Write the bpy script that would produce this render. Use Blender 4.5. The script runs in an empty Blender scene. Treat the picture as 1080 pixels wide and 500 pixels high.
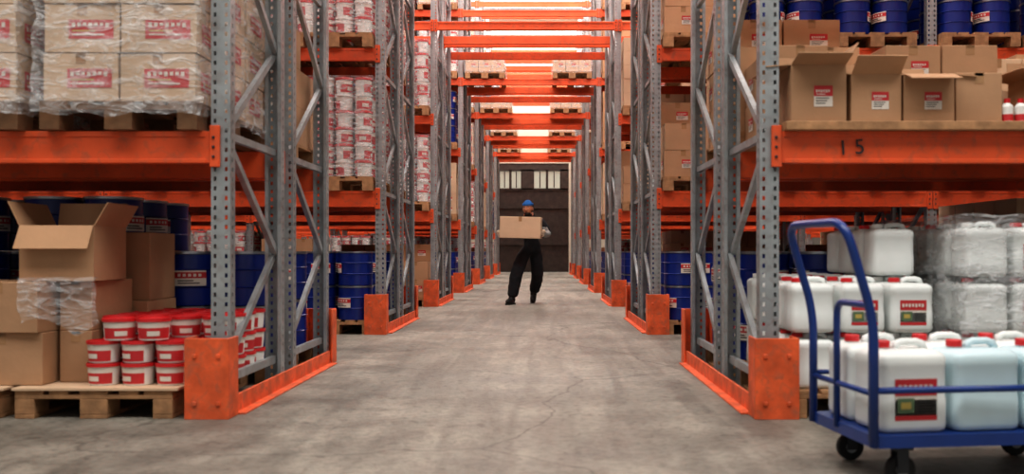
import bpy, math, random
from mathutils import Vector, Matrix, noise
random.seed(7)
scene=bpy.context.scene
COL=scene.collection
# ------------------------------------------------------------------ materials
MATS={}
def new_mat(name):
    m=bpy.data.materials.new(name); m.use_nodes=True
    MATS[name]=m
    return m,m.node_tree.nodes,m.node_tree.links,m.node_tree.nodes['Principled BSDF']
def s2l(c):
    return tuple(((x/255)/12.92 if x/255<=0.04045 else ((x/255+0.055)/1.055)**2.4) for x in c)+(1,)
def mat(name,rgb,rough=0.5,metal=0.0,var=0.12,scale=6,bump=0.0,bscale=40,spec=None,randobj=0.0,trans=0.0,dust=0.0):
    m,n,l,b=new_mat(name)
    c=s2l(rgb)
    tc=n.new('ShaderNodeTexCoord'); nz=n.new('ShaderNodeTexNoise'); nz.inputs['Scale'].default_value=scale; nz.inputs['Detail'].default_value=5
    l.new(tc.outputs['Object'],nz.inputs['Vector'])
    r=n.new('ShaderNodeValToRGB')
    r.color_ramp.elements[0].position=0.3; r.color_ramp.elements[1].position=0.7
    r.color_ramp.elements[0].color=tuple(x*(1-var) for x in c[:3])+(1,)
    r.color_ramp.elements[1].color=tuple(min(1,x*(1+var)) for x in c[:3])+(1,)
    l.new(nz.outputs['Fac'],r.inputs['Fac'])
    out=r.outputs['Color']
    if dust:
        nd=n.new('ShaderNodeTexNoise'); nd.inputs['Scale'].default_value=18; nd.inputs['Detail'].default_value=9; nd.inputs['Distortion'].default_value=.6
        l.new(tc.outputs['Object'],nd.inputs['Vector'])
        md=n.new('ShaderNodeMapRange'); md.inputs['From Min'].default_value=.50; md.inputs['From Max'].default_value=.72; md.inputs['To Max'].default_value=dust
        l.new(nd.outputs['Fac'],md.inputs['Value'])
        mm=n.new('ShaderNodeMix'); mm.data_type='RGBA'; l.new(md.outputs['Result'],mm.inputs['Factor']); l.new(out,mm.inputs[6]); mm.inputs[7].default_value=s2l((118,92,76))
        out=mm.outputs[2]
    if randobj:
        oi=n.new('ShaderNodeObjectInfo'); mr=n.new('ShaderNodeMapRange')
        mr.inputs['To Min'].default_value=1-randobj; mr.inputs['To Max'].default_value=1+randobj
        l.new(oi.outputs['Random'],mr.inputs['Value'])
        hs=n.new('ShaderNodeHueSaturation'); l.new(mr.outputs['Result'],hs.inputs['Value']); l.new(out,hs.inputs['Color']); out=hs.outputs['Color']
    l.new(out,b.inputs['Base Color'])
    b.inputs['Roughness'].default_value=rough; b.inputs['Metallic'].default_value=metal
    if spec is not None: b.inputs['Specular IOR Level'].default_value=spec
    if trans:
        b.inputs['Subsurface Weight'].default_value=trans; b.inputs['Subsurface Radius'].default_value=(.05,.05,.05)
    if bump:
        n2=n.new('ShaderNodeTexNoise'); n2.inputs['Scale'].default_value=bscale; n2.inputs['Detail'].default_value=4
        l.new(tc.outputs['Object'],n2.inputs['Vector'])
        bp=n.new('ShaderNodeBump'); bp.inputs['Strength'].default_value=bump; bp.inputs['Distance'].default_value=0.01
        l.new(n2.outputs['Fac'],bp.inputs['Height']); l.new(bp.outputs['Normal'],b.inputs['Normal'])
    return m
mat('orange',(226,92,46),0.5,var=0.18,scale=3,bump=0.05,dust=.35)
mat('orange_guard',(218,96,52),0.55,var=0.30,scale=9,bump=0.1,dust=.5)
mat('steel',(158,163,165),0.45,metal=0.45,var=0.22,scale=5,dust=.35)
mat('steel_dark',(60,62,66),0.5,metal=0.4)
mat('cardboard',(180,141,108),0.85,var=0.10,scale=3,bump=0.15,bscale=25,randobj=0.14)
mat('cardboard_pale',(202,173,144),0.85,var=0.08,scale=3,bump=0.15,bscale=25,randobj=0.12)
mat('carton_white',(204,176,148),0.8,var=0.08,scale=3,bump=0.15,bscale=25)
mat('tape',(170,132,96),0.25,var=0.05)
mat('wood',(166,126,90),0.8,var=0.30,scale=14,bump=0.3,bscale=30,randobj=0.15)
mat('wood_dark',(112,80,54),0.85,var=0.3,scale=10,bump=0.3,bscale=30)
mat('blue',(20,42,122),0.3,var=0.1,randobj=0.15)
mat('blue_rim',(28,50,118),0.35,metal=0.3)
mat('metal_rim',(170,176,182),0.3,metal=0.9)
mat('white',(226,226,222),0.5,var=0.04)
mat('hdpe',(228,232,230),0.42,var=0.04,trans=0.15)
mat('hdpe_blue',(200,222,228),0.42,var=0.05,trans=0.15)
mat('red',(200,40,44),0.4,var=0.08)
mat('label_w',(218,210,200),0.5,var=0.05)
mat('label_r',(192,50,54),0.5,var=0.10)
mat('label_y',(190,168,90),0.5,var=0.1)
mat('label_g',(96,120,90),0.5,var=0.1)
mat('ink',(48,46,48),0.6)
mat('trolley_blue',(28,58,124),0.3,var=0.12)
mat('rubber',(28,28,30),0.7)
mat('black_cloth',(26,27,32),0.9,var=0.25,scale=8,bump=0.4,bscale=18)
mat('grey_cloth',(150,150,148),0.9,var=0.2,scale=8,bump=0.4,bscale=18)
mat('beanie',(24,92,160),0.9,var=0.15,scale=30,bump=0.5,bscale=120)
mat('skin',(186,132,104),0.55,var=0.08)
mat('glove',(214,198,176),0.8,var=0.1)
mat('hair',(38,28,24),0.8)
mat('boot',(26,24,24),0.5)
mat('eye_w',(225,225,220),0.3,var=0)
mat('lip',(140,80,70),0.5)
mat('wall_paint',(206,198,182),0.85,var=0.08,scale=1.2,bump=0.1)
mat('wall_side',(100,98,93),0.9,var=0.15,scale=1)
mat('ceiling_m',(214,212,206),0.9,var=0.05)
mat('gate',(58,46,41),0.7,var=0.3,scale=5,bump=0.2)
def wrapmat(name,alpha,tint):
    m,n,l,b=new_mat(name)
    n.remove(b); out=n['Material Output']
    tr=n.new('ShaderNodeBsdfTransparent')
    pb=n.new('ShaderNodeBsdfPrincipled'); pb.inputs['Base Color'].default_value=tint; pb.inputs['Roughness'].default_value=0.15
    tc=n.new('ShaderNodeTexCoord'); mp=n.new('ShaderNodeMapping'); mp.inputs['Scale'].default_value=(6,6,16)
    nz=n.new('ShaderNodeTexNoise'); nz.inputs['Scale'].default_value=1.5; nz.inputs['Detail'].default_value=6; nz.inputs['Distortion'].default_value=1.2
    l.new(tc.outputs['Object'],mp.inputs['Vector']); l.new(mp.outputs['Vector'],nz.inputs['Vector'])
    r=n.new('ShaderNodeMapRange'); r.inputs['From Min'].default_value=0.42; r.inputs['From Max'].default_value=0.72
    r.inputs['To Min'].default_value=alpha*0.4; r.inputs['To Max'].default_value=min(1,alpha*2.0)
    l.new(nz.outputs['Fac'],r.inputs['Value'])
    bp=n.new('ShaderNodeBump'); bp.inputs['Strength'].default_value=1.0; bp.inputs['Distance'].default_value=0.04
    l.new(nz.outputs['Fac'],bp.inputs['Height']); l.new(bp.outputs['Normal'],pb.inputs['Normal'])
    mx=n.new('ShaderNodeMixShader'); l.new(r.outputs['Result'],mx.inputs['Fac']); l.new(tr.outputs[0],mx.inputs[1]); l.new(pb.outputs[0],mx.inputs[2])
    l.new(mx.outputs[0],out.inputs['Surface'])
wrapmat('film',0.24,(0.82,0.84,0.86,1))
wrapmat('film_thick',0.30,(0.84,0.86,0.88,1))
def floormat():
    m,n,l,b=new_mat('concrete')
    tc=n.new('ShaderNodeTexCoord')
    def nz(sc,det,dist=0,vec=None):
        x=n.new('ShaderNodeTexNoise'); x.inputs['Scale'].default_value=sc; x.inputs['Detail'].default_value=det; x.inputs['Distortion'].default_value=dist
        l.new(vec or tc.outputs['Object'],x.inputs['Vector']); return x
    def ramp(src,p0,p1,c0,c1):
        r=n.new('ShaderNodeValToRGB'); r.color_ramp.elements[0].position=p0; r.color_ramp.elements[1].position=p1
        r.color_ramp.elements[0].color=(c0,c0,c0,1) if isinstance(c0,float) else c0; r.color_ramp.elements[1].color=(c1,c1,c1,1) if isinstance(c1,float) else c1; l.new(src,r.inputs['Fac']); return r.outputs['Color']
    def mul(a,b_,f):
        mx=n.new('ShaderNodeMix'); mx.data_type='RGBA'; mx.blend_type='MULTIPLY'; mx.inputs['Factor'].default_value=f
        l.new(a,mx.inputs[6]); l.new(b_,mx.inputs[7]); return mx.outputs[2]
    a=nz(0.45,8,0.6); f=nz(3.2,12,0.5); g=nz(60,4); sp=nz(22,10,0.4); sc2=nz(9,12,2.2)
    mps=n.new('ShaderNodeMapping'); mps.inputs['Scale'].default_value=(5,.45,1); l.new(tc.outputs['Object'],mps.inputs['Vector'])
    st=nz(1.0,10,0.8,mps.outputs['Vector'])
    base=ramp(a.outputs['Fac'],.3,.72,s2l((124,119,110)),s2l((166,160,148)))
    m1=mul(base,ramp(f.outputs['Fac'],.36,.62,.55,1.0),.75)
    m1=mul(m1,ramp(sp.outputs['Fac'],.40,.54,.62,1.0),.55)
    m1=mul(m1,ramp(st.outputs['Fac'],.38,.58,.66,1.0),.75)
    m1=mul(m1,ramp(sc2.outputs['Fac'],.30,.42,.50,1.0),.7)
    mp=n.new('ShaderNodeMapping'); mp.inputs['Scale'].default_value=(0.35,0.35,0.35); mp.inputs['Location'].default_value=(0.62,0.15,0)
    addv=n.new('ShaderNodeMixRGB'); addv.blend_type='ADD'; addv.inputs['Fac'].default_value=0.6
    l.new(tc.outputs['Object'],addv.inputs[1]); n3=nz(1.2,6); l.new(n3.outputs['Color'],addv.inputs[2]); l.new(addv.outputs[0],mp.inputs['Vector'])
    vo=n.new('ShaderNodeTexVoronoi'); vo.feature='DISTANCE_TO_EDGE'; vo.inputs['Scale'].default_value=1.1; l.new(mp.outputs['Vector'],vo.inputs['Vector'])
    cr=n.new('ShaderNodeMapRange'); cr.inputs['From Min'].default_value=0.0; cr.inputs['From Max'].default_value=0.005; cr.inputs['To Min'].default_value=0.55; cr.inputs['To Max'].default_value=1
    l.new(vo.outputs['Distance'],cr.inputs['Value'])
    l.new(mul(m1,cr.outputs['Result'],1),b.inputs['Base Color'])
    rr=n.new('ShaderNodeMapRange'); rr.inputs['To Min'].default_value=0.36; rr.inputs['To Max'].default_value=0.75
    l.new(f.outputs['Fac'],rr.inputs['Value']); l.new(rr.outputs['Result'],b.inputs['Roughness'])
    bp=n.new('ShaderNodeBump'); bp.inputs['Strength'].default_value=0.4; bp.inputs['Distance'].default_value=0.01
    l.new(g.outputs['Fac'],bp.inputs['Height']); l.new(bp.outputs['Normal'],b.inputs['Normal'])
floormat()
m,n,l,b=new_mat('day_glass'); b.inputs['Base Color'].default_value=(.5,.55,.48,1); b.inputs['Emission Color'].default_value=(.75,.85,.7,1); b.inputs['Emission Strength'].default_value=0.10
m,n,l,b=new_mat('skylight_glass'); b.inputs['Base Color'].default_value=(.9,.9,.9,1); b.inputs['Emission Color'].default_value=(1,.98,.95,1); b.inputs['Emission Strength'].default_value=1.5

# ------------------------------------------------------------------ mesh builder
class MB:
    def __init__(s): s.v=[];s.f=[];s.m=[];s.sm=[];s.names=[]
    def mi(s,name):
        if name not in s.names: s.names.append(name)
        return s.names.index(name)
    def add(s,vs,fs,mat,smooth=False,M=None):
        o=len(s.v); k=s.mi(mat)
        if M is not None: vs=[M@Vector(p) for p in vs]
        s.v+= [tuple(p) for p in vs]
        for f in fs: s.f.append(tuple(i+o for i in f)); s.m.append(k); s.sm.append(smooth)
    def box(s,c,d,mat,M=None,rz=0):
        x,y,z=d[0]/2,d[1]/2,d[2]/2
        R=Matrix.Translation(c)@Matrix.Rotation(rz,4,'Z')
        if M is not None: R=M@R
        vs=[(-x,-y,-z),(x,-y,-z),(x,y,-z),(-x,y,-z),(-x,-y,z),(x,-y,z),(x,y,z),(-x,y,z)]
        s.add(vs,[(0,3,2,1),(4,5,6,7),(0,1,5,4),(1,2,6,5),(2,3,7,6),(3,0,4,7)],mat,False,R)
    def b2(s,x0,x1,y0,y1,z0,z1,mat,M=None):
        s.box(((x0+x1)/2,(y0+y1)/2,(z0+z1)/2),(x1-x0,y1-y0,z1-z0),mat,M)
    def quad(s,pts,mat,M=None): s.add(pts,[(0,1,2,3)],mat,False,M)
    def bar(s,p,q,w,t,mat,M=None,up=(0,0,1)):
        p=Vector(p);q=Vector(q);d=q-p;L=d.length;d.normalize()
        u=Vector(up); 
        if abs(d.dot(u))>0.95: u=Vector((1,0,0))
        a=d.cross(u).normalized(); bb=a.cross(d)
        R=Matrix((( a.x,bb.x,d.x,(p.x+q.x)/2),(a.y,bb.y,d.y,(p.y+q.y)/2),(a.z,bb.z,d.z,(p.z+q.z)/2),(0,0,0,1)))
        if M is not None: R=M@R
        s.box((0,0,0),(w,t,L),mat,R)
    def lathe(s,prof,seg,mat,c=(0,0,0),M=None,smooth=True):
        T=Matrix.Translation(c)
        if M is not None: T=M@T
        for i in range(len(prof)-1):
            r0,z0=prof[i][:2]; r1,z1=prof[i+1][:2]; mm=prof[i][2] if len(prof[i])>2 else mat
            vs=[];fs=[]
            for k in range(seg):
                a=2*math.pi*k/seg; vs.append((r0*math.cos(a),r0*math.sin(a),z0)); vs.append((r1*math.cos(a),r1*math.sin(a),z1))
            for k in range(seg):
                k2=(k+1)%seg
                fs.append((2*k,2*k2,2*k2+1,2*k+1))
            s.add(vs,fs,mm,smooth and abs(z1-z0)>1e-5,T)
    def patch(s,r,z0,z1,a0,a1,mat,c=(0,0,0),n=6,M=None):
        T=Matrix.Translation(c)
        if M is not None: T=M@T
        vs=[];fs=[]
        for k in range(n+1):
            a=a0+(a1-a0)*k/n; vs+= [(r*math.cos(a),r*math.sin(a),z0),(r*math.cos(a),r*math.sin(a),z1)]
        for k in range(n): fs.append((2*k,2*k+2,2*k+3,2*k+1))
        s.add(vs,fs,mat,True,T)
    def tube(s,path,rad,mat,seg=10,M=None,cap=True):
        P=[Vector(p) for p in path]; N=len(P)
        if not hasattr(rad,'__len__'): rad=[rad]*N
        vs=[];fs=[]; prev=None
        for i in range(N):
            d=(P[min(i+1,N-1)]-P[max(i-1,0)]).normalized()
            if prev is None:
                u=Vector((0,0,1)) if abs(d.z)<0.9 else Vector((1,0,0)); a=d.cross(u).normalized()
            else:
                a=(prev-d*prev.dot(d)).normalized()
            prev=a; bb=d.cross(a)
            for k in range(seg):
                t=2*math.pi*k/seg; vs.append(P[i]+(a*math.cos(t)+bb*math.sin(t))*rad[i])
        for i in range(N-1):
            for k in range(seg):
                k2=(k+1)%seg; fs.append((i*seg+k,i*seg+k2,(i+1)*seg+k2,(i+1)*seg+k))
        if cap:
            fs.append(tuple(range(seg))[::-1]); fs.append(tuple((N-1)*seg+k for k in range(seg)))
        s.add(vs,fs,mat,True,M)
    def ell(s,c,r,mat,M=None,seg=16,rings=10,z0=-1,z1=1,fn=None):
        vs=[];fs=[]
        for i in range(rings+1):
            ph=(-math.pi/2+math.pi*(((z0+1)/2)+((z1-z0)/2)*i/rings))
            for k in range(seg):
                a=2*math.pi*k/seg
                p=Vector((math.cos(ph)*math.cos(a),math.cos(ph)*math.sin(a),math.sin(ph)))
                if fn: p=fn(p)
                vs.append((c[0]+p.x*r[0],c[1]+p.y*r[1],c[2]+p.z*r[2]))
        for i in range(rings):
            for k in range(seg):
                k2=(k+1)%seg; fs.append((i*seg+k,i*seg+k2,(i+1)*seg+k2,(i+1)*seg+k))
        s.add(vs,fs,mat,True,M)
    def mesh(s,name,bevel=0,seg=1):
        me=bpy.data.meshes.new(name); me.from_pydata(s.v,[],s.f)
        for nm in s.names: me.materials.append(MATS[nm])
        me.polygons.foreach_set('material_index',s.m); me.polygons.foreach_set('use_smooth',s.sm)
        me.update()
        if bevel:
            o=bpy.data.objects.new('tmp',me); COL.objects.link(o)
            mo=o.modifiers.new('b','BEVEL'); mo.width=bevel; mo.segments=seg; mo.limit_method='ANGLE'; mo.angle_limit=math.radians(50)
            dg=bpy.context.evaluated_depsgraph_get(); me2=bpy.data.meshes.new_from_object(o.evaluated_get(dg))
            bpy.data.objects.remove(o); me2.name=name; me=me2
        return me
def obj(name,me,loc=(0,0,0),rz=0,parent=None,scale=None):
    o=bpy.data.objects.new(name,me); COL.objects.link(o); o.location=loc; o.rotation_euler=(0,0,rz)
    if scale: o.scale=scale
    if parent: o.parent=parent
    return o
def empty(name,loc=(0,0,0),rz=0):
    o=bpy.data.objects.new(name,None); COL.objects.link(o); o.location=loc; o.rotation_euler=(0,0,rz); o.empty_display_size=.2
    return o

# ------------------------------------------------------------------ constants
XL,XR=-1.66,1.18
BAY=XR-XL
LEV=[1.47,2.94,4.39,5.80,7.25]
Y0=4.75; PITCH=4.70; DEP=1.0; OFFB=1.2
FH=8.0
BACK=37.6
# ------------------------------------------------------------------ room shell
WX0,WX1=-11.6,11.1; YF=-6.0; CH=9.5
mb=MB(); mb.b2(WX0,WX1,YF,BACK,-0.2,0,'concrete'); obj('floor',mb.mesh('floor'))
mb=MB(); mb.b2(WX0-.2,WX0,YF,BACK,0,CH,'wall_side'); obj('wall_left',mb.mesh('wall_left'))
mb=MB(); mb.b2(WX1,WX1+.2,YF,BACK,0,CH,'wall_side'); obj('wall_right',mb.mesh('wall_right'))
GX0,GX1,GH=-1.85,1.12,4.45
mb=MB()
mb.b2(WX0,GX0,BACK,BACK+.2,0,CH,'wall_paint'); mb.b2(GX1,WX1,BACK,BACK+.2,0,CH,'wall_paint'); mb.b2(GX0,GX1,BACK,BACK+.2,GH,CH,'wall_paint')
obj('wall_back',mb.mesh('wall_back'))
mb=MB()
wz0,wz1=3.45,4.12
panes=[(-1.7,-1.32),(-1.22,-0.84),(-0.3,0.18),(0.28,0.76)]
nb=18; w=(GX1-GX0)/nb
for i in range(nb):
    a=GX0+i*w
    mb.b2(a+.006,a+w-.006,BACK+.05,BACK+.12,0.02,wz0-.08,'gate')
mb.b2(GX0+.002,GX1-.002,BACK+.09,BACK+.14,0.001,GH-.002,'gate')
xs=[GX0+.002]+[v for p in panes for v in p]+[GX1-.002]
for i in range(0,len(xs),2): mb.b2(xs[i],xs[i+1],BACK+.02,BACK+.09,wz0-.08,wz1+.08,'gate')
mb.b2(GX0+.002,GX1-.002,BACK+.02,BACK+.09,wz1+.02,GH-.002,'gate'); mb.b2(GX0+.002,GX1-.002,BACK+.02,BACK+.09,wz0-.1,wz0-.02,'gate')
for p in panes:
    mb.b2((p[0]+p[1])/2-.02,(p[0]+p[1])/2+.02,BACK+.03,BACK+.09,wz0,wz1,'gate')
    mb.b2(p[0],p[1],BACK+.06,BACK+.085,wz0-.02,wz1+.02,'day_glass')
mb.b2(-0.39,-0.33,BACK+.01,BACK+.06,0.02,wz0-.08,'gate'); mb.b2(GX0+.01,GX1-.01,BACK+.01,BACK+.06,1.1,1.25,'gate'); mb.b2(GX0+.01,GX1-.01,BACK+.01,BACK+.06,2.6,2.75,'gate')
obj('door_1',mb.mesh('door'))
mb=MB(); mb.b2(WX0,WX1,YF,BACK,CH,CH+.15,'ceiling_m'); obj('ceiling',mb.mesh('ceiling'))
def skylight(y,d,power,w=16):
    mb=MB(); 
    for a,bb in (((-w/2,-w/2+.08),(-d/2,d/2)),((w/2-.08,w/2),(-d/2,d/2)),((-w/2,w/2),(-d/2,-d/2+.08)),((-w/2,w/2),(d/2-.08,d/2))):
        mb.b2(a[0],a[1],bb[0],bb[1],-.1,0,'steel')
    mb.b2(-w/2+.08,w/2-.08,-d/2+.08,d/2-.08,-.03,-.01,'skylight_glass')
    o=obj('skylight',mb.mesh('skylight'),(-.25,y,CH))
    L=bpy.data.lights.new('skylight_light','AREA'); L.shape='RECTANGLE'; L.size=w-.3; L.size_y=d-.3; L.energy=power; L.color=(1,.965,.91)
    lo=bpy.data.objects.new('daylight',L); COL.objects.link(lo); lo.parent=o; lo.location=(0,0,-.14)
skylight(0.6,4.5,950)
for k,pw in enumerate((720,820,950,1050,1150,1150,900)):
    skylight(Y0+PITCH*k+2.2+1.25,1.9,pw)

# ------------------------------------------------------------------ rack
def upright(mb,x,y,face,H=FH):
    W=.1; D=.075; th=.05; P=.05
    M=Matrix.Translation((x,y,0))@(Matrix.Identity(4) if face<0 else Matrix.Rotation(math.pi,4,'Z'))
    nrow=int(H/P)
    def strip(f,cols,hole):
        vs=[];fs=[]
        zs=[0.0]
        for r in range(nrow): zs+= [r*P+.014,r*P+.036]
        zs.append(H)
        for z in zs:
            for u in cols: vs.append(f(u,z))
        nc=len(cols)
        for i in range(len(zs)-1):
            hr=(i%2==1)
            if not hr:
                fs.append((i*nc,i*nc+nc-1,(i+1)*nc+nc-1,(i+1)*nc)); continue
            for j in range(nc-1):
                if j in hole: continue
                fs.append((i*nc+j,i*nc+j+1,(i+1)*nc+j+1,(i+1)*nc+j))
        mb.add(vs,fs,'steel',False,M)
    strip(lambda u,z:(u,0,z),[-.05,-.036,-.022,.022,.036,.05],{1,3})
    strip(lambda u,z:(-.05,u,z),[0,.03,.042,D],{1})
    strip(lambda u,z:(.05,u,z),[0,.03,.042,D],{1})
    for sx in (-1,1):
        mb.add([(sx*.05,D,0),(sx*.028,D,0),(sx*.028,D,H),(sx*.05,D,H)],[(0,1,2,3)],'steel',False,M)
    mb.b2(-.07,.07,-.02,.1,0,.008,'steel',M)
mb=MB()
upright(mb,0,0,-1); upright(mb,0,DEP,1)
mb.bar((0,.05,.18),(0,DEP-.05,.18),.03,.045,'steel')
z=.22; k=0
while z+.62<FH:
    a=(.05,DEP-.05) if k%2==0 else (DEP-.05,.05)
    mb.bar((0.008 if k%2 else -.008,a[0],z),(0.008 if k%2 else -.008,a[1],z+.6),.03,.04,'steel')
    z+=.62; k+=1
    if k%2==0: mb.bar((0,.05,z),(0,DEP-.05,z),.03,.04,'steel')
FRAME=mb.mesh('rack_frame')
def beam(mb,x0,x1,y,ztop,face):
    h=.165 if ztop<2 else .13
    s=face
    ya,yc=(y-.012,y+.038) if s<0 else (y-.038,y+.012)
    mb.b2(x0+.05,x1-.05,ya,yc,ztop-h,ztop,'orange')
    yf=(ya-.006,ya) if s<0 else (yc,yc+.006)
    mb.b2(x0+.07,x1-.07,yf[0],yf[1],ztop-h,ztop-h+.022,'orange')
    mb.b2(x0+.07,x1-.07,yf[0],yf[1],ztop-.03,ztop,'orange')
    yp=(y-.02,y-.002) if s<0 else (y+.002,y+.02)
    for xc in (x0+.03,x1-.03):
        mb.b2(xc-.022,xc+.03,yp[0],yp[1],ztop-h-.02,ztop+.03,'orange')
        for dz in (-.04,.01,.06):
            yy=yp[0]-.004 if s<0 else yp[1]+.004
            mb.box((xc,yy,ztop-h/2-.01+dz),(.014,.008,.014),'steel_dark')
bayx=[(XL-BAY*(i+1),XL-BAY*i) for i in range(3)]+[(XR+BAY*i,XR+BAY*(i+1)) for i in range(3)]
mb=MB()
for zt in LEV:
    for (a,bb) in bayx+([(XL,XR)] if zt>4 else []):
        for y,f in ((0,-1),(DEP,1),(OFFB,-1),(OFFB+DEP,1)):
            beam(mb,a,bb,y,zt,f)
BEAMS=mb.mesh('rack_beams',bevel=.003)
mb=MB()
def guard(mb,xc,y,face,w=.225):
    s=1 if face<0 else -1
    mb.b2(xc-w/2,xc+w/2,min(y,y+s*.012),max(y,y+s*.012),0,.41,'orange_guard')
    for sx in (-1,1):
        xx=xc+sx*(w/2-.006)
        mb.b2(xx-.006,xx+.006,min(y+s*.012,y+s*.15),max(y+s*.012,y+s*.15),0,.41,'orange_guard')
    for dx in (-.06,.06):
        for zz in (.08,.32): mb.box((xc+dx,y-s*.004,zz),(.02,.008,.02),'orange_guard')
for xc,sx in ((XL-.03,1),(XR+.01,-1)):
    guard(mb,xc,-.12,-1); guard(mb,xc,OFFB+DEP+.12,1)
    xs_=xc+sx*.09
    mb.b2(xs_-.008,xs_+.008,.03,OFFB+DEP-.03,0.004,.10,'orange_guard')
    mb.b2(min(xs_,xs_+sx*.06),max(xs_,xs_+sx*.06),.03,OFFB+DEP-.03,0,.01,'orange_guard')
GUARD=mb.mesh('rack_guards',bevel=.002)
NR=7
for r in range(NR):
    y=Y0+PITCH*r
    R=empty('pallet_rack',(0,y,0))
    xs=[XL-BAY*i for i in range(4)]+[XR+BAY*i for i in range(4)]
    for x in xs:
        for dy in (0,OFFB):
            obj('upright_frame',FRAME,(x,dy,0),parent=R)
    obj('beams',BEAMS,parent=R); obj('column_guards',GUARD,parent=R)
    if r==0:
        cu=bpy.data.curves.new('num','FONT'); cu.body='1 5'; cu.size=.11; cu.extrude=.0005
        to=bpy.data.objects.new('t',cu); COL.objects.link(to)
        dg=bpy.context.evaluated_depsgraph_get(); tm=bpy.data.meshes.new_from_object(to.evaluated_get(dg)); bpy.data.objects.remove(to)
        tm.materials.clear(); tm.materials.append(MATS['ink'])
        t=obj('beam_number',tm,(1.53,-.0135-.006,1.345),parent=R); t.rotation_euler=(math.pi/2,math.radians(-4),0)

# ------------------------------------------------------------------ goods builders
def pallet(mb,x=0,y=0,z=0,mat='wood',W=.8,D=1.2):
    T=Matrix.Translation((x,y,z))
    for i,(xa,ww) in enumerate(((0,.1),(W/2-.07,.14),(W-.1,.1))):
        mb.b2(xa,xa+ww,0,D,0,.022,mat,T)
        for ya,dd in ((0,.145),(D/2-.072,.145),(D-.145,.145)):
            mb.b2(xa,xa+ww,ya,ya+dd,.022,.1,mat,T)
    for ya in (0,D/2-.072,D-.145): mb.b2(0,W,ya,ya+.145,.1,.122,mat,T)
    for xa,ww in ((0,.145),(.1725,.1),(.3275,.145),(.5275,.1),(.655,.145)):
        xa=xa*W/.8; mb.b2(xa,xa+ww*W/.8,0,D,.122,.144,mat,T)
PAL=(lambda mb:(pallet(mb),mb.mesh('pallet',bevel=.003))[1])(MB())
def label(mb,M,w,h,style):
    def q(x0,x1,z0,z1,d,m): mb.quad([(x0,-d,z0),(x1,-d,z0),(x1,-d,z1),(x0,-d,z1)],m,M)
    if style=='wr':
        q(-w/2,w/2,-h/2,h/2,.002,'label_w'); q(-w/2,w/2,h*.0,h/2,.003,'label_r')
        for i in range(3): q(-w*.4,w*.3-w*.1*i,-h*.12-i*h*.12,-h*.08-i*h*.12,.003,'ink')
        for i in range(6):
            x=-w*.40+i*w*.13; q(x,x+w*.085,h*(.17+.02*(i%2)),h*.31,.004,'label_w')
        q(-w*.38,w*.1,h*.07,h*.11,.004,'label_w')
    elif style=='rw':
        q(-w/2,w/2,-h/2,h/2,.002,'label_r')
        for i in range(7):
            x=-w*.43+i*w*.125; q(x,x+w*.08,h*(.10+.04*(i%3)),h*.34,.003,'label_w')
        q(-w*.42,w*.1,-h*.12,-h*.04,.003,'label_y'); q(-w*.42,w*.3,-h*.32,-h*.24,.003,'label_w')
    elif style=='bar':
        q(-w/2,w/2,-h/2,h/2,.002,'label_w')
        for i in range(7): q(-w*.4+w*.11*i,-w*.4+w*.11*i+w*.04,-h*.2,h*.1,.003,'ink')
        q(-w*.4,w*.4,h*.22,h*.28,.003,'ink')
def carton(mb,x0,y0,z0,w,d,h,mat='cardboard',lab=None,rz=0,lw=.32,lh=.34,lside=False):
    M=Matrix.Translation((x0+w/2,y0+d/2,z0))@Matrix.Rotation(rz,4,'Z')
    mb.box((0,0,h/2),(w,d,h),mat,M)
    mb.b2(-.025,.025,-d/2-.0015,d/2+.0015,h-.02,h+.0012,'tape',M)
    mb.quad([(-.025,-d/2-.0015,h*.78),(.025,-d/2-.0015,h*.78),(.025,-d/2-.0015,h),(-.025,-d/2-.0015,h)],'tape',M)
    if lab:
        label(mb,M@Matrix.Translation((w*.12,-d/2,h*.48)),w*lw,h*lh,lab)
        for ang,dd in ((math.pi/2,w/2),(-math.pi/2,w/2)):
            label(mb,M@Matrix.Rotation(ang,4,'Z')@Matrix.Translation((0,-dd,h*.48)),d*lw,h*lh,lab)
        label(mb,M@Matrix.Rotation(math.pi,4,'Z')@Matrix.Translation((0,-d/2,h*.48)),w*lw,h*lh,lab)
def carton_stack(nx,ny,nz,W=.78,D=1.16,H=1.0,mat='cardboard',lab='wr',z0=.144,pal=True,seed=0,lw=.32,lh=.32,mb=None,drop=0,lp=.6):
    rnd=random.Random(seed); mb=mb or MB()
    if pal: pallet(mb)
    w,d,h=W/nx,D/ny,H/nz
    for k in range(nz):
        for i in range(nx):
            for j in range(ny):
                if drop and k==nz-1 and rnd.random()<drop: continue
                if 0<i<nx-1 and 0<j<ny-1 and k<nz-1: continue
                carton(mb,.01+i*w+rnd.uniform(0,.006),.02+j*d+rnd.uniform(0,.006),z0+k*h,w-.008,d-.008,h-.003,mat,lab if rnd.random()<lp else None,rz=rnd.uniform(-.012,.012),lw=lw,lh=lh)
    return mb
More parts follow.
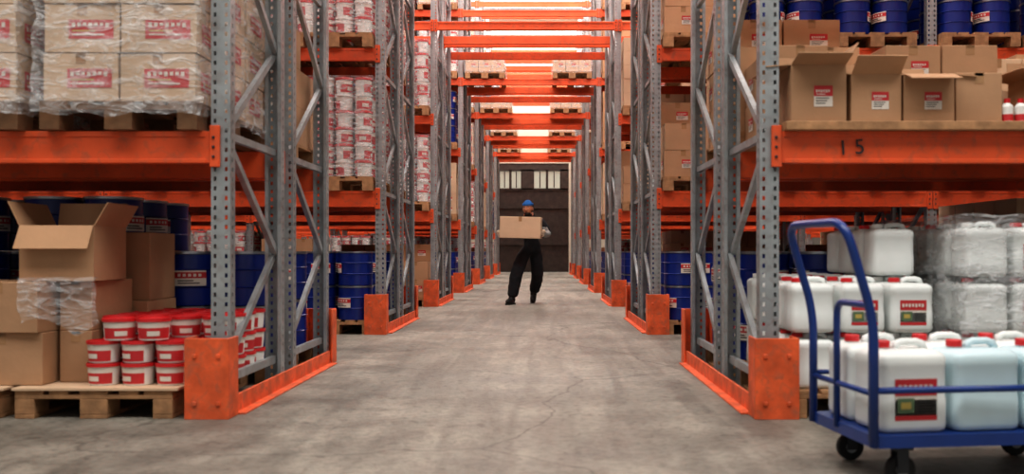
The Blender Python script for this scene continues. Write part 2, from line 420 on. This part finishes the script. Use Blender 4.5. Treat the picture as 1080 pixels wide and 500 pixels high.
def film(mb,x0,x1,y0,y1,z0,z1,amp=.02,n=14,seed=0,mat='film'):
    c=Vector(((x0+x1)/2,(y0+y1)/2,(z0+z1)/2))
    def grid(f,nu,nv):
        vs=[];fs=[]
        for i in range(nu+1):
            for j in range(nv+1):
                p=Vector(f(i/nu,j/nv)); q=noise.noise_vector(p*7+Vector((seed,seed*2,0)))*amp+noise.noise_vector(p*22)*amp*.35
                out=(p-c); out=Vector((out.x/(x1-x0),out.y/(y1-y0),out.z/(z1-z0)*.5)).normalized()
                vs.append(p+out*(amp*.9)+q*.8)
        for i in range(nu):
            for j in range(nv): a=i*(nv+1)+j; fs.append((a,a+nv+1,a+nv+2,a+1))
        mb.add(vs,fs,mat,True)
    L=lambda a,b,t:a+(b-a)*t
    grid(lambda u,v:(L(x0,x1,u),y0,L(z0,z1,v)),n,n); grid(lambda u,v:(L(x0,x1,u),y1,L(z0,z1,v)),n,n)
    grid(lambda u,v:(x0,L(y0,y1,u),L(z0,z1,v)),n,n); grid(lambda u,v:(x1,L(y0,y1,u),L(z0,z1,v)),n,n)
    grid(lambda u,v:(L(x0,x1,u),L(y0,y1,v),z1),n,n)
def pail(mb,x,y,z,r=.185,h=.355,ang=0,seg=20):
    prof=[(0,0.0),(r*.95,0),(r*.96,h*.02),(r*.96,h*.32),(r,h*.335),(r*.96,h*.35),(r*.96,h*.64),(r,h*.655),(r*.96,h*.67),(r*.96,h*.93,'metal_rim'),(r*1.0,h*.94,'metal_rim'),(r*1.0,h*.985,'blue_rim'),(r*.94,h*.985,'blue_rim'),(r*.92,h*.96,'blue_rim'),(0,h*.96)]
    mb.lathe(prof,seg,'blue',(x,y,z))
    M=Matrix.Translation((x,y,z))@Matrix.Rotation(ang,4,'Z')
    a=-math.pi/2
    mb.patch(r*1.004,h*.36,h*.64,a-.55,a+.55,'label_w',M=M); mb.patch(r*1.01,h*.50,h*.61,a-.55,a+.55,'label_r',M=M)
    for i in range(5): mb.patch(r*1.016,h*.53,h*.58,a-.42+i*.17,a-.32+i*.17,'label_w',n=1,M=M)
    for i in range(2): mb.patch(r*1.01,h*(.40+.045*i),h*(.42+.045*i),a-.42,a+.3-.2*i,'ink',n=4,M=M)
def pail_stack(nl,nx=2,ny=3,z0=.144,seed=0,seg=16,pal=True,mb=None,x0=0,y0=0):
    rnd=random.Random(seed); mb=mb or MB()
    if pal: pallet(mb)
    for k in range(nl):
        for i in range(nx):
            for j in range(ny):
                pail(mb,x0+.205+i*.39,y0+.205+j*.393,z0+k*.355,ang=rnd.uniform(-1.3,1.3),seg=seg)
    return mb
def bucket(mb,x,y,z,r=.085,h=.115,ang=0,lid='red',seg=20):
    prof=[(0,0),(r*.84,0),(r*.86,h*.04),(r*.94,h*.82,lid),(r*1.02,h*.84,lid),(r*1.02,h*.98,lid),(r*.95,h*.99,lid),(r*.93,h*.93,lid),(0,h*.93)]
    mb.lathe(prof,seg,'white',(x,y,z))
    M=Matrix.Translation((x,y,z))@Matrix.Rotation(ang,4,'Z'); a=-math.pi/2
    for (za,zb,aa,mm,e) in ((.08,.56,1.25,'label_r',.0015),(.56,.78,1.25,'label_w',.0012),(.2,.42,.4,'label_w',.003)):
        vs=[];fs=[];n=8
        for q in range(n+1):
            t=a-aa+2*aa*q/n
            for zz in (za,zb):
                rr=r*(.86+.08*(zz-.04)/.78)+e; vs.append((rr*math.cos(t),rr*math.sin(t),zz*h))
        for q in range(n): fs.append((2*q,2*q+2,2*q+3,2*q+1))
        mb.add(vs,fs,mm,True,M)
def can_stack(nx=4,ny=6,nl=8,seed=1,fm=True):
    mb=MB(); pallet(mb); rnd=random.Random(seed)
    dx,dy=.79/nx,1.18/ny; r=min(dx,dy)/2*.97; h=1.02/nl
    for k in range(nl):
        for i in range(nx):
            for j in range(ny):
                if 0<i<nx-1 and 0<j<ny-1: continue
                bucket(mb,.005+dx*(i+.5),.01+dy*(j+.5),.144+k*h,r,h,rnd.uniform(-2,2),lid='red' if rnd.random()<.8 else 'white',seg=12)
    if fm: film(mb,0,.8,0,1.2,.15,.144+1.02,n=8,seed=seed)
    return mb
def jerry(w=.22,d=.2,h=.285,body='hdpe',lab=True,cap='red'):
    mb=MB()
    def ring(wx,dy,r,z,n=4):
        pts=[]
        for cx,cy,a0 in ((1,1,0),(-1,1,90),(-1,-1,180),(1,-1,270)):
            for k in range(n+1):
                a=math.radians(a0+90*k/n); pts.append(((wx/2-r)*cx+r*math.cos(a),(dy/2-r)*cy+r*math.sin(a),z))
        return pts
    rings=[(w*.86,d*.86,.02,0),(w*.97,d*.97,.03,.008),(w,d,.032,.025),(w,d,.032,h*.36),(w*.985,d*.985,.032,h*.38),(w*.985,d*.985,.032,h*.70),(w,d,.032,h*.72),(w,d,.032,h*.80),(w*.96,d*.94,.034,h*.84),(w*.84,d*.78,.034,h*.875),(w*.62,d*.5,.03,h*.885)]
    vs=[];N=None
    for a in rings:
        p=ring(*a); N=len(p); vs+=p
    fs=[tuple(range(N))[::-1]]
    for i in range(len(rings)-1):
        for k in range(N):
            k2=(k+1)%N; fs.append((i*N+k,i*N+k2,(i+1)*N+k2,(i+1)*N+k))
    fs.append(tuple((len(rings)-1)*N+k for k in range(N)))
    mb.add(vs,fs,body,True)
    mb.tube([(w*.36,0,h*.87),(w*.33,0,h*.93),(w*.24,0,h*.955),(w*.02,0,h*.955),(-w*.06,0,h*.93),(-w*.08,0,h*.87)],[.017,.016,.014,.014,.015,.017],body,8)
    mb.lathe([(.026,h*.86),(.026,h*.90)],14,body,(-w*.27,0,0))
    mb.lathe([(.029,h*.90),(.029,h*.965),(.026,h*.975),(0,h*.975)],16,cap,(-w*.27,0,0))
    if lab:
        M=Matrix.Translation((.0,-d/2+.001,h*.36))
        def q(x0,x1,z0,z1,dd,m): mb.quad([(x0,-dd,z0),(x1,-dd,z0),(x1,-dd,z1),(x0,-dd,z1)],m,M)
        lw,lh=w*.62,h*.45
        q(-lw/2,lw/2,-lh/2,lh/2,.001,'label_w'); q(-lw/2,lw/2,lh*.1,lh/2,.002,'label_r')
        for i in range(7):
            x=-lw*.42+i*lw*.122; q(x,x+lw*.08,lh*(.22+.02*(i%2)),lh*.36,.003,'label_w')
        q(-lw/2,lw/2,-lh*.5,-lh*.38,.002,'label_r'); q(-lw*.44,-lw*.04,-lh*.32,lh*.04,.002,'label_g'); q(-lw*.36,-lw*.12,-lh*.22,-lh*.06,.003,'label_y')
        for i in range(5): q(lw*.04,lw*(.44-.05*(i%2)),-lh*.30+i*lh*.07,-lh*.28+i*lh*.07,.003,'ink')
    return mb
JL=jerry().mesh('jerrycan'); JN=jerry(lab=False).mesh('jerrycan_plain'); JW=jerry(lab=False,cap='white').mesh('jerrycan_whitecap')
JB=jerry(.265,.22,.335).mesh('jerrycan_large'); JB2=jerry(.265,.22,.335,body='hdpe_blue',lab=False).mesh('jerrycan_large_plain')
# ------------------------------------------------------------------ palletised load library
LIB={}
LIB['carton_a']=('palletized_cartons',[carton_stack(2,3,4,H=1.04,seed=1).mesh('carton_a'),carton_stack(2,4,5,H=1.05,seed=2,mat='cardboard_pale').mesh('carton_b'),carton_stack(3,4,4,H=.9,seed=3,lab='bar').mesh('carton_c'),carton_stack(2,3,3,H=.82,seed=4,drop=.3).mesh('carton_d')])
LIB['carton_low']=('palletized_cartons',[carton_stack(2,3,2,H=.5,seed=21).mesh('carton_low')])
def wrapped_cartons(seed,H=1.05,nz=4):
    mb=carton_stack(2,3,nz,H=H,seed=seed,mat='carton_white',lab='rw',lw=.6,lh=.5,lp=.95); film(mb,0,.8,0,1.2,.12,.144+H,seed=seed,amp=.02,mat='film'); return mb
LIB['wrapped']=('palletized_wrapped_cartons',[wrapped_cartons(5).mesh('wc1'),wrapped_cartons(6,.98).mesh('wc2')])
LIB['cans']=('palletized_paint_cans',[can_stack(4,6,6,seed=1).mesh('cans1'),can_stack(4,6,5,seed=2,fm=True).mesh('cans2')])
LIB['pails2']=('palletized_blue_pails',[pail_stack(2,seed=1).mesh('pails2')])
LIB['pails3']=('palletized_blue_pails',[pail_stack(3,seed=2).mesh('pails3')])
def load(kind,x,y,z,i=None):
    nm,ms=LIB[kind]; me=ms[i] if i is not None else random.choice(ms)
    return obj(nm,me,(x,y,z))
def slots(side,bay):
    if side<0:
        e=XL-BAY*bay-.07; return [e-.8-.89*k for k in range(3)]
    e=XR+BAY*bay+.07; return [e+.89*k for k in range(3)]
for r in range(1,NR):
    y=Y0+PITCH*r
    for side in (-1,1):
        for bay in range(2 if r<=2 else 1):
            for lv in range(5):
                z=0 if lv==0 else LEV[lv-1]
                for half in (0,1):
                    yy=y-.09 if half==0 else y+OFFB-.09
                    for si,x in enumerate(slots(side,bay)):
                        if lv>=3 and r<3: continue
                        if bay==0 and si==2 and lv>=2 and r>2: continue
                        q=random.random()
                        if lv==0: kind='pails2' if (r==1 or q<.5) else ('cans' if q<.7 else 'carton_a')
                        elif side<0: kind='cans' if (r<=2 and lv<=2 and si==0) else ('wrapped' if q<.35 else ('cans' if q<.6 else ('carton_a' if q<.88 else 'pails3')))
                        else: kind='carton_a' if q<.85 else 'wrapped'
                        if r==1 and side>0 and lv==2: kind='carton_a' if (bay==0 and si==0) else 'pails3'
                        load(kind,x,yy,z)
for r in range(3,NR):
    y=Y0+PITCH*r
    for x in ((XL+.1),(XR-.95)):
        mb=carton_stack(3,4,1,H=.26,seed=r,mat='carton_white',lab='wr'); film(mb,0,.8,0,1.2,.12,.41,n=8)
        obj('palletized_wrapped_cartons',mb.mesh('low_load'),(x,y-.09,LEV[2]))

# ------------------------------------------------------------------ row 1 left
YA=Y0-.09; YB=Y0+OFFB-.09
sl=slots(-1,0)
def hero_wrapped(seed):
    mb=MB(); pallet(mb,mat='wood_dark'); rnd=random.Random(seed)
    for k in range(5):
        for i in range(2):
            for j in range(3):
                carton(mb,.01+i*.39+rnd.uniform(0,.01),.02+j*.39+rnd.uniform(-.006,.006),.146+k*.25,.38,.38,.243,'carton_white','rw',rz=rnd.uniform(-.03,.03),lw=.6,lh=.40)
    film(mb,.0,.8,.0,1.2,.09,1.40,amp=.04,n=34,seed=seed,mat='film_thick')
    return mb
obj('palletized_wrapped_cartons',hero_wrapped(3).mesh('hero1'),(sl[0]-.02,YA,LEV[0]))
obj('palletized_wrapped_cartons',hero_wrapped(9).mesh('hero2'),(sl[1]-.04,YA,LEV[0]))
load('wrapped',sl[2]-.04,YA,LEV[0])
load('carton_a',sl[0],YB,LEV[0],3); load('carton_a',sl[1],YB,LEV[0],0); load('wrapped',sl[2],YB,LEV[0])
load('pails2',sl[0],YB,0); load('pails3',sl[1],YB,0); load('pails3',sl[2],YB,0)
gx=-2.67; gy=Y0-.10
zb=.159
for gxx in (gx,gx-.88):
    obj('wooden_pallet',PAL,(gxx,gy,0))
    mb=MB(); mb.b2(-.01,.83,-.01,1.19,0,.012,'cardboard_pale'); obj('cardboard_sheet',mb.mesh('sheet'),(gxx,gy,.1445))
mb=MB(); rnd=random.Random(4)
for j in range(5):
    for k in range(3):
        for i in range(4 if j else 3):
            xx=-.56+.178*i+(.08 if k==2 and j<1 else 0)
            if k==2 and j==0 and i==2: continue
            if j==0 and i==3: continue
            bucket(mb,xx+.28,.0+.18*j,k*.116,ang=rnd.uniform(-.6,.6),seg=28)
obj('paint_bucket_stack',mb.mesh('buckets'),(-2.0,4.79,zb-.001))
def open_carton(w,d,h,fl=(100,100,100,100),mat='cardboard',lab=None,t=.005,fh=None):
    mb=MB()
    mb.b2(0,w,0,d,0,t,mat); mb.b2(0,w,0,t,t,h,mat); mb.b2(0,w,d-t,d,t,h,mat); mb.b2(0,t,t,d-t,t,h,mat); mb.b2(w-t,w,t,d-t,t,h,mat)
    f=fh or d*.48
    for i,(a) in enumerate(fl):
        if a is None: continue
        a=math.radians(a)
        if i==0: M=Matrix.Translation((w/2,0,h))@Matrix.Rotation(a,4,'X'); L=w
        if i==1: M=Matrix.Translation((w/2,d,h))@Matrix.Rotation(math.pi,4,'Z')@Matrix.Rotation(a,4,'X'); L=w
        if i==2: M=Matrix.Translation((0,d/2,h))@Matrix.Rotation(-math.pi/2,4,'Z')@Matrix.Rotation(a,4,'X'); L=d
        if i==3: M=Matrix.Translation((w,d/2,h))@Matrix.Rotation(math.pi/2,4,'Z')@Matrix.Rotation(a,4,'X'); L=d
        mb.b2(-L/2+.003,L/2-.003,-t/2,t/2,0,f,mat,M)
    if lab: label(mb,Matrix.Translation((w*.58,0,h*.45)),w*.34,h*.36,lab)
    return mb
def put_open(x,y,z,w,d,h,fl,rz=0,mat='cardboard',lab='wr',fh=None):
    mb=open_carton(w,d,h,fl,mat,lab,fh=fh)
    obj('cardboard_box',mb.mesh('open_box'),(x,y,z),rz)
def put_closed(x,y,z,w,d,h,rz=0,mat='cardboard',lab=None):
    mb=MB(); carton(mb,0,0,0,w,d,h,mat,lab); obj('cardboard_box',mb.mesh('box',bevel=.003),(x,y,z),rz)
put_closed(-2.99,4.72,zb,.42,.45,.27,.02); put_closed(-2.99,4.71,zb+.272,.41,.44,.26,-.03)
put_closed(-3.44,4.74,zb,.42,.45,.27,.02); put_closed(-3.42,4.76,zb+.272,.41,.44,.26,.0)
put_closed(-2.545,4.85,zb,.17,.5,.27,0,lab=None) ; put_closed(-2.55,4.86,zb+.272,.17,.48,.26,0)
put_open(-2.72,4.78,zb+.535,.38,.42,.29,(150,12,25,30),.05,lab=None,fh=.14)
put_closed(-2.72,5.36,zb,.42,.42,.40); put_closed(-2.70,5.38,zb+.402,.40,.40,.40,.03)
mb=MB(); vs=[];fs=[];n=26
prof=[(4.67,.40),(4.67,.50),(4.675,.60),(4.69,.69),(4.72,.703),(4.80,.705)]
for i in range(n+1):
    for j in range(12):
        t=j/11*(len(prof)-1); a=min(int(t),len(prof)-2); u=t-a
        y=prof[a][0]*(1-u)+prof[a+1][0]*u; z=prof[a][1]*(1-u)+prof[a+1][1]*u
        x=-2.70+.40*i/n+(.06*(1-j/11)); q=noise.noise_vector(Vector((x*14,j*.8,3.)))*.014
        if j<3: z+= .10*abs(math.sin(x*8.))*(3-j)/3
        vs.append((x+q.x,y-.012-abs(q.y),z+.006+abs(q.z)))
for i in range(n):
    for j in range(11): a=i*12+j; fs.append((a,a+12,a+13,a+1))
mb.add(vs,fs,'film',True); obj('stretch_film',mb.mesh('loose_film'))
# ------------------------------------------------------------------ row 1 right, level 1
sr=slots(1,0)
mb=MB(); mb.b2(0,2.6,0,1.14,0,.045,'wood'); obj('deck_board',mb.mesh('deck',bevel=.003),(XR+.07,Y0-.07,LEV[0]))
zt=LEV[0]+.046
put_open(1.29,4.74,zt,.285,.36,.30,(75,25,95,30),0,lab='wr',fh=.13)
put_open(1.60,4.74,zt,.26,.34,.25,(50,10,80,95),.02,lab='wr',fh=.12)
put_open(1.875,4.75,zt,.26,.34,.25,(110,30,40,95),-.02,lab='wr',fh=.12)
put_closed(2.15,4.76,zt,.24,.34,.26,0,lab=None)
put_open(2.62,4.78,zt,.3,.36,.27,(60,10,80,95),.02,lab='wr',fh=.12)
mbx=carton_stack(4,2,2,W=1.28,D=.7,H=.50,pal=False,z0=0,seed=11,lab='wr',drop=.35); obj('carton_stack',mbx.mesh('cs1',bevel=.003),(1.29,5.16,zt))
mbx=carton_stack(4,2,2,W=1.2,D=.7,H=.50,pal=False,z0=0,seed=12,lab='wr',mat='cardboard_pale',drop=.2); obj('carton_stack',mbx.mesh('cs2',bevel=.003),(2.60,5.18,zt))
def bottle():
    mb=MB(); mb.lathe([(0,0),(.028,0),(.03,.01,'label_r'),(.03,.045),(.03,.085),(.02,.1),(.013,.105,'red'),(.015,.106,'red'),(.015,.128,'red'),(0,.128)],14,'white'); return mb.mesh('bottle')
BT=bottle()
for x in (2.425,2.495,2.565): obj('small_bottle',BT,(x,4.78,zt))
load('carton_a',sr[0],YB,LEV[0],3); load('carton_low',sr[1],YB,LEV[0]); load('carton_low',sr[2],YB,LEV[0])
load('pails2',sr[0],YB,0); load('pails2',sr[1],YB,0); load('carton_a',sr[2],YB,0,1)
for i,x in enumerate(sr): obj('wooden_pallet',PAL,(x,YA,0))
def jstack(x0,y0,nx,ny,tiers,z0=.146,px=.252,py=.225,skip=lambda i,j,k:False):
    for k in range(tiers):
        for i in range(nx):
            for j in range(ny):
                if skip(i,j,k): continue
                q=random.random()
                if j==0 and k==1: q=q*.5
                obj('jerrycan',JL if q<.22 else (JN if q<.5 else JW),(x0+px*(i+.5)+random.uniform(-.004,.004),y0+py*(j+.5),z0+k*.287),random.uniform(-.04,.04))
jstack(sr[0]+.02,YA+.02,3,5,3,skip=lambda i,j,k:(k==2 and (i<2 or j<1)))
jstack(sr[1]+.02,YA+.02,3,5,3)
jstack(sr[2]+.02,YA+.02,3,5,3)
mb=MB(); film(mb,sr[1],sr[1]+.8,YA,YA+1.18,.12,.76,amp=.035,n=30,seed=2,mat='film_thick'); obj('stretch_film',mb.mesh('film'))
mb=MB(); film(mb,sr[1]-.02,sr[1]+.8,YA+.03,YA+1.16,.74,1.03,amp=.02,n=18,seed=5); obj('stretch_film',mb.mesh('film_b'))

# ------------------------------------------------------------------ platform trolley
mb=MB(); Lp,Wp=.98,.52; pz=.19
mb.b2(0,Lp,0,Wp,pz-.012,pz,'trolley_blue')
for a in ((0,Lp,0,.03),(0,Lp,Wp-.03,Wp)): mb.b2(a[0],a[1],a[2],a[3],pz-.045,pz-.012,'trolley_blue')
for a in ((0,.03),(Lp-.03,Lp),(.3,.33),(.63,.66)): mb.b2(a[0],a[1],.03,Wp-.03,pz-.045,pz-.012,'trolley_blue')
def rounded(pts,r=.08,n=6):
    P=[Vector(p) for p in pts]; out=[P[0]]
    for i in range(1,len(P)-1):
        a=(P[i-1]-P[i]);b_=(P[i+1]-P[i]); rr=min(r,a.length*.45,b_.length*.45); a=P[i]+a.normalized()*rr; b_=P[i]+b_.normalized()*rr
        for k in range(n+1):
            t=k/n; out.append(a*(1-t)**2+P[i]*2*t*(1-t)+b_*t*t)
    out.append(P[-1]); return out
mb.tube(rounded([(0,.0,pz-.04),(0,.0,.60),(-.11,.0,.955),(-.11,Wp,.955),(0,Wp,.60),(0,Wp,pz-.04)],.10,8),.0165,'trolley_blue',12)
mb.tube(rounded([(0.0,.015,pz-.02),(0,.015,.655),(0,.30,.655),(0,.30,pz-.02)],.06),.013,'trolley_blue',10)
mb.tube([(0,0,.34),(0,Wp,.34)],.011,'trolley_blue',10)
mb.tube([(0,0,.352),(Lp-.01,0,.352)],.0125,'trolley_blue',10)
mb.tube([(Lp-.01,0,.352),(Lp-.01,0,pz-.02)],.0105,'trolley_blue',10)
mb.tube([(0,Wp,.352),(Lp-.01,Wp,.352),],.0105,'trolley_blue',10); mb.tube([(Lp-.01,Wp,.352),(Lp-.01,Wp,pz-.02)],.0105,'trolley_blue',10)
for cx in (.13,Lp-.13):
    for cy in (.06,Wp-.06):
        M=Matrix.Translation((cx,cy,.055))@Matrix.Rotation(math.pi/2,4,'X')
        mb.lathe([(0,-.016),(.03,-.016),(.05,-.016),(.055,-.01),(.055,.01),(.05,.016),(.03,.016),(0,.016)],20,'rubber',M=M)
        mb.lathe([(0,-.019),(.024,-.019),(.024,.019),(0,.019)],14,'steel',M=M)
        for sy in (-.023,.023): 
            mb.b2(cx-.022,cx+.022,cy+sy-.002,cy+sy+.002,.045,.132,'steel_dark')
        mb.b2(cx-.035,cx+.035,cy-.035,cy+.035,.13,.146,'steel_dark')
TR=(1.185,3.27,0); TA=math.radians(7)
obj('platform_trolley',mb.mesh('trolley'),TR,TA)
RT=Matrix.Translation(TR)@Matrix.Rotation(TA,4,'Z')
for i in range(3):
    for j in range(2):
        p=RT@Vector((.175+.285*i,.145+.24*j,pz+.001))
        obj('jerrycan',JB if (i==0 or j==1) else JB2,p,TA+random.uniform(-.05,.05))

# ------------------------------------------------------------------ worker
WPOS=(-.17,14.95,0)
W=empty('warehouse_worker',WPOS)
def skin_mesh(verts,edges,radii,root,matf,name,sub=3):
    me=bpy.data.meshes.new(name); me.from_pydata(verts,edges,[]); o=bpy.data.objects.new(name,me); COL.objects.link(o)
    sm=o.modifiers.new('s','SKIN'); sm.use_smooth_shade=True; sm.branch_smoothing=.6
    for i,v in enumerate(me.skin_vertices[0].data):
        r=radii[i]; v.radius=r if isinstance(r,tuple) else (r,r); v.use_root=(i==root)
    ss=o.modifiers.new('sub','SUBSURF'); ss.levels=sub; ss.render_levels=sub
    tx=bpy.data.textures.new('cloth','CLOUDS'); tx.noise_scale=.09
    dp=o.modifiers.new('d','DISPLACE'); dp.texture=tx; dp.strength=.035; dp.mid_level=.5
    dg=bpy.context.evaluated_depsgraph_get(); m2=bpy.data.meshes.new_from_object(o.evaluated_get(dg)); bpy.data.objects.remove(o)
    names=[];m2.materials.clear()
    for p in m2.polygons:
        nm=matf(p.center)
        if nm not in names: names.append(nm); m2.materials.append(MATS[nm])
        p.material_index=names.index(nm); p.use_smooth=True
    return m2
# mid-stride: image-left leg forward, image-right leg trailing with lifted heel
V=[(0,0,.90),(0,-.015,1.02),(-.01,-.03,1.16),(-.015,-.035,1.30),(-.03,-.05,1.395),(-.04,-.07,1.49),
   (-.10,-.03,.84),(-.225,-.27,.51),(-.30,-.29,.10),
   (.085,.03,.84),(.11,.02,.47),(.045,.29,.16),
   (-.185,-.05,1.345),(-.33,-.08,1.13),(-.515,-.27,1.12),
   (.15,-.01,1.345),(.285,-.03,1.12),(.215,-.24,1.13)]
E=[(0,1),(1,2),(2,3),(3,4),(4,5),(0,6),(6,7),(7,8),(0,9),(9,10),(10,11),(3,12),(12,13),(13,14),(3,15),(15,16),(16,17)]
Rr=[(.16,.12),(.155,.115),(.16,.12),(.155,.12),(.08,.07),.055,.125,.105,.095,.125,.105,.09,.09,.068,.048,.09,.068,.048]
def bodymat(c):
    if c.z>1.43 and abs(c.x+.04)<.08: return 'skin'
    if c.z<1.24 and c.z>.98 and (c.x<-.36 or (c.y<-.08 and c.x>.16)): return 'grey_cloth'
    return 'black_cloth'
obj('body',skin_mesh(V,E,Rr,0,bodymat,'body'),parent=W)
mb=MB()
mb.lathe([(.062,-.02),(.068,0),(.066,.03),(.058,.035)],20,'black_cloth',M=Matrix.Translation((-.033,-.055,1.42)))
HM=Matrix.Translation((-.05,-.095,1.54))@Matrix.Rotation(math.radians(-18),4,'Z')@Matrix.Rotation(math.radians(6),4,'X')
def hf(p):
    q=p.copy()
    if q.z<0: k=1+q.z*.28; q.x*=k; q.y*=(1+q.z*.12)
    return q
mb.ell((0,0,0),(.076,.096,.118),'skin',HM,28,20,fn=hf)
mb.ell((0,.022,-.0),(.079,.084,.09),'hair',HM,20,12)
mb.ell((0,-.022,-.080),(.052,.070,.040),'hair',HM,18,10)
mb.ell((0,-.103,-.014),(.015,.018,.012),'skin',HM,10,8)
mb.ell((0,-.096,.008),(.009,.012,.028),'skin',HM,10,8)
mb.tube([(-.03,-.092,-.036),(0,-.101,-.032),(.03,-.092,-.036)],.004,'hair',6,M=HM)
for sx in (-1,1):
    mb.ell((sx*.03,-.088,.012),(.013,.007,.006),'eye_w',HM,10,6); mb.ell((sx*.03,-.0935,.011),(.005,.004,.006),'ink',HM,8,6)
    mb.tube([(sx*.014,-.097,.028),(sx*.03,-.098,.033),(sx*.047,-.088,.028)],.004,'hair',6,M=HM)
    mb.ell((sx*.08,.008,-.005),(.01,.02,.032),'skin',HM,10,8)
mb.ell((0,-.095,-.048),(.022,.008,.006),'lip',HM,10,6)
mb.ell((0,.006,.022),(.087,.105,.118),'beanie',HM,24,10,z0=.25,z1=1)
mb.lathe([(.084,.038),(.088,.040),(.090,.066),(.086,.072),(.075,.07)],24,'beanie',M=HM@Matrix.Translation((0,.008,.012))@Matrix.Diagonal((1,1.2,1,1)))
obj('head',mb.mesh('head'),parent=W)
mb=MB()
for (ax,ay,tx,ty,lift) in ((-.30,-.29,-.36,-.43,0),(.045,.29,.03,.14,26)):
    d=Vector((tx-ax,ty-ay,0)).normalized(); ang=math.atan2(d.y,d.x)+math.pi/2
    M=Matrix.Translation((ax,ay,0))@Matrix.Rotation(ang,4,'Z')
    if lift: M=M@Matrix.Translation((0,-.17,0))@Matrix.Rotation(math.radians(lift),4,'X')@Matrix.Translation((0,.17,0))
    mb.ell((0,-.07,.05),(.05,.14,.055),'boot',M,16,10,fn=lambda p:Vector((p.x,p.y,max(p.z,-.8))))
    mb.ell((0,-.005,.08),(.055,.07,.075),'boot',M,14,8)
    prof=[(-.04,.06),(-.046,-.02),(-.05,-.1),(-.042,-.17),(-.02,-.205),(.02,-.205),(.042,-.17),(.05,-.1),(.046,-.02),(.04,.06)]
    zo=.012 if lift else 0
    n=len(prof); mb.add([(x,y,zo) for x,y in prof]+[(x,y,.024) for x,y in prof],[tuple(range(n)),tuple(range(2*n-1,n-1,-1))]+[(i,i+n,(i+1)%n+n,(i+1)%n) for i in range(n)],'boot',False,M)
obj('boots',mb.mesh('boots'),parent=W)
def hand(mb,wr,f,nrm,side,mat='glove'):
    wr=Vector(wr);f=Vector(f).normalized();nrm=Vector(nrm);nrm=(nrm-f*nrm.dot(f)).normalized();s=f.cross(nrm).normalized()*side
    M=Matrix((( s.x,f.x,nrm.x,0),(s.y,f.y,nrm.y,0),(s.z,f.z,nrm.z,0),(0,0,0,1))); M.translation=wr+f*.045
    mb.ell((0,0,0),(.044,.058,.018),mat,M,14,8)
    mb.tube([wr-f*.05,wr-f*.01,wr+f*.02],[.036,.033,.028],mat,12)
    for k,(off,L) in enumerate(((.031,.072),(.0105,.082),(-.0105,.075),(-.031,.058))):
        p=wr+f*.082+s*off; a=f
        q=p+(f*.97+nrm*.1).normalized()*L*.45; r_=q+(f*.8+nrm*.55).normalized()*L*.32; t=r_+(f*.45+nrm*.9).normalized()*L*.28
        mb.tube([p-f*.03,p,q,r_,t,t+(t-r_)*.15],[.009,.0098,.0092,.0085,.0075,.003],mat,8)
    p=wr+f*.025+s*.034
    mb.tube([p-s*.014,p+s*.02+f*.02,p+s*.03+f*.045+nrm*.010,p+s*.032+f*.068+nrm*.016,p+s*.032+f*.074+nrm*.018],[.014,.013,.0115,.0095,.004],mat,8)
mb=MB()
hand(mb,(-.512,-.31,1.15),(.10,-.98,-.05),(1,.12,0),-1)
hand(mb,(.205,-.29,1.16),(-.03,-.98,-.1),(-1,0,0),1)
obj('hands',mb.mesh('hands'),parent=W)
mb=MB(); carton(mb,-.32,-.18,0,.64,.36,.335,'cardboard_pale',None)
o=obj('cardboard_box',mb.mesh('carried_box',bevel=.004),(WPOS[0]-.155,WPOS[1]-.42,1.055)); o.rotation_euler=(0,math.radians(1.5),math.radians(-4))

# ------------------------------------------------------------------ world + camera
w=bpy.data.worlds.new('World'); scene.world=w; w.use_nodes=True
bg=w.node_tree.nodes['Background']; bg.inputs['Color'].default_value=(1,.97,.93,1); bg.inputs['Strength'].default_value=0.34
cam=bpy.data.cameras.new('camera'); co=bpy.data.objects.new('camera',cam); COL.objects.link(co); scene.camera=co
co.location=(0,0,.85); co.rotation_euler=(math.pi/2,0,0)
cam.sensor_width=36; cam.lens=968/1080*36; cam.shift_x=-31/1080; cam.shift_y=15/1080
cam.clip_end=200
cam.dof.use_dof=True; cam.dof.focus_distance=14.5; cam.dof.aperture_fstop=2.4
scene.view_settings.view_transform='Standard'
try: scene.view_settings.look='Medium High Contrast'
except Exception as e: print('look',e)
scene.view_settings.exposure=0.05
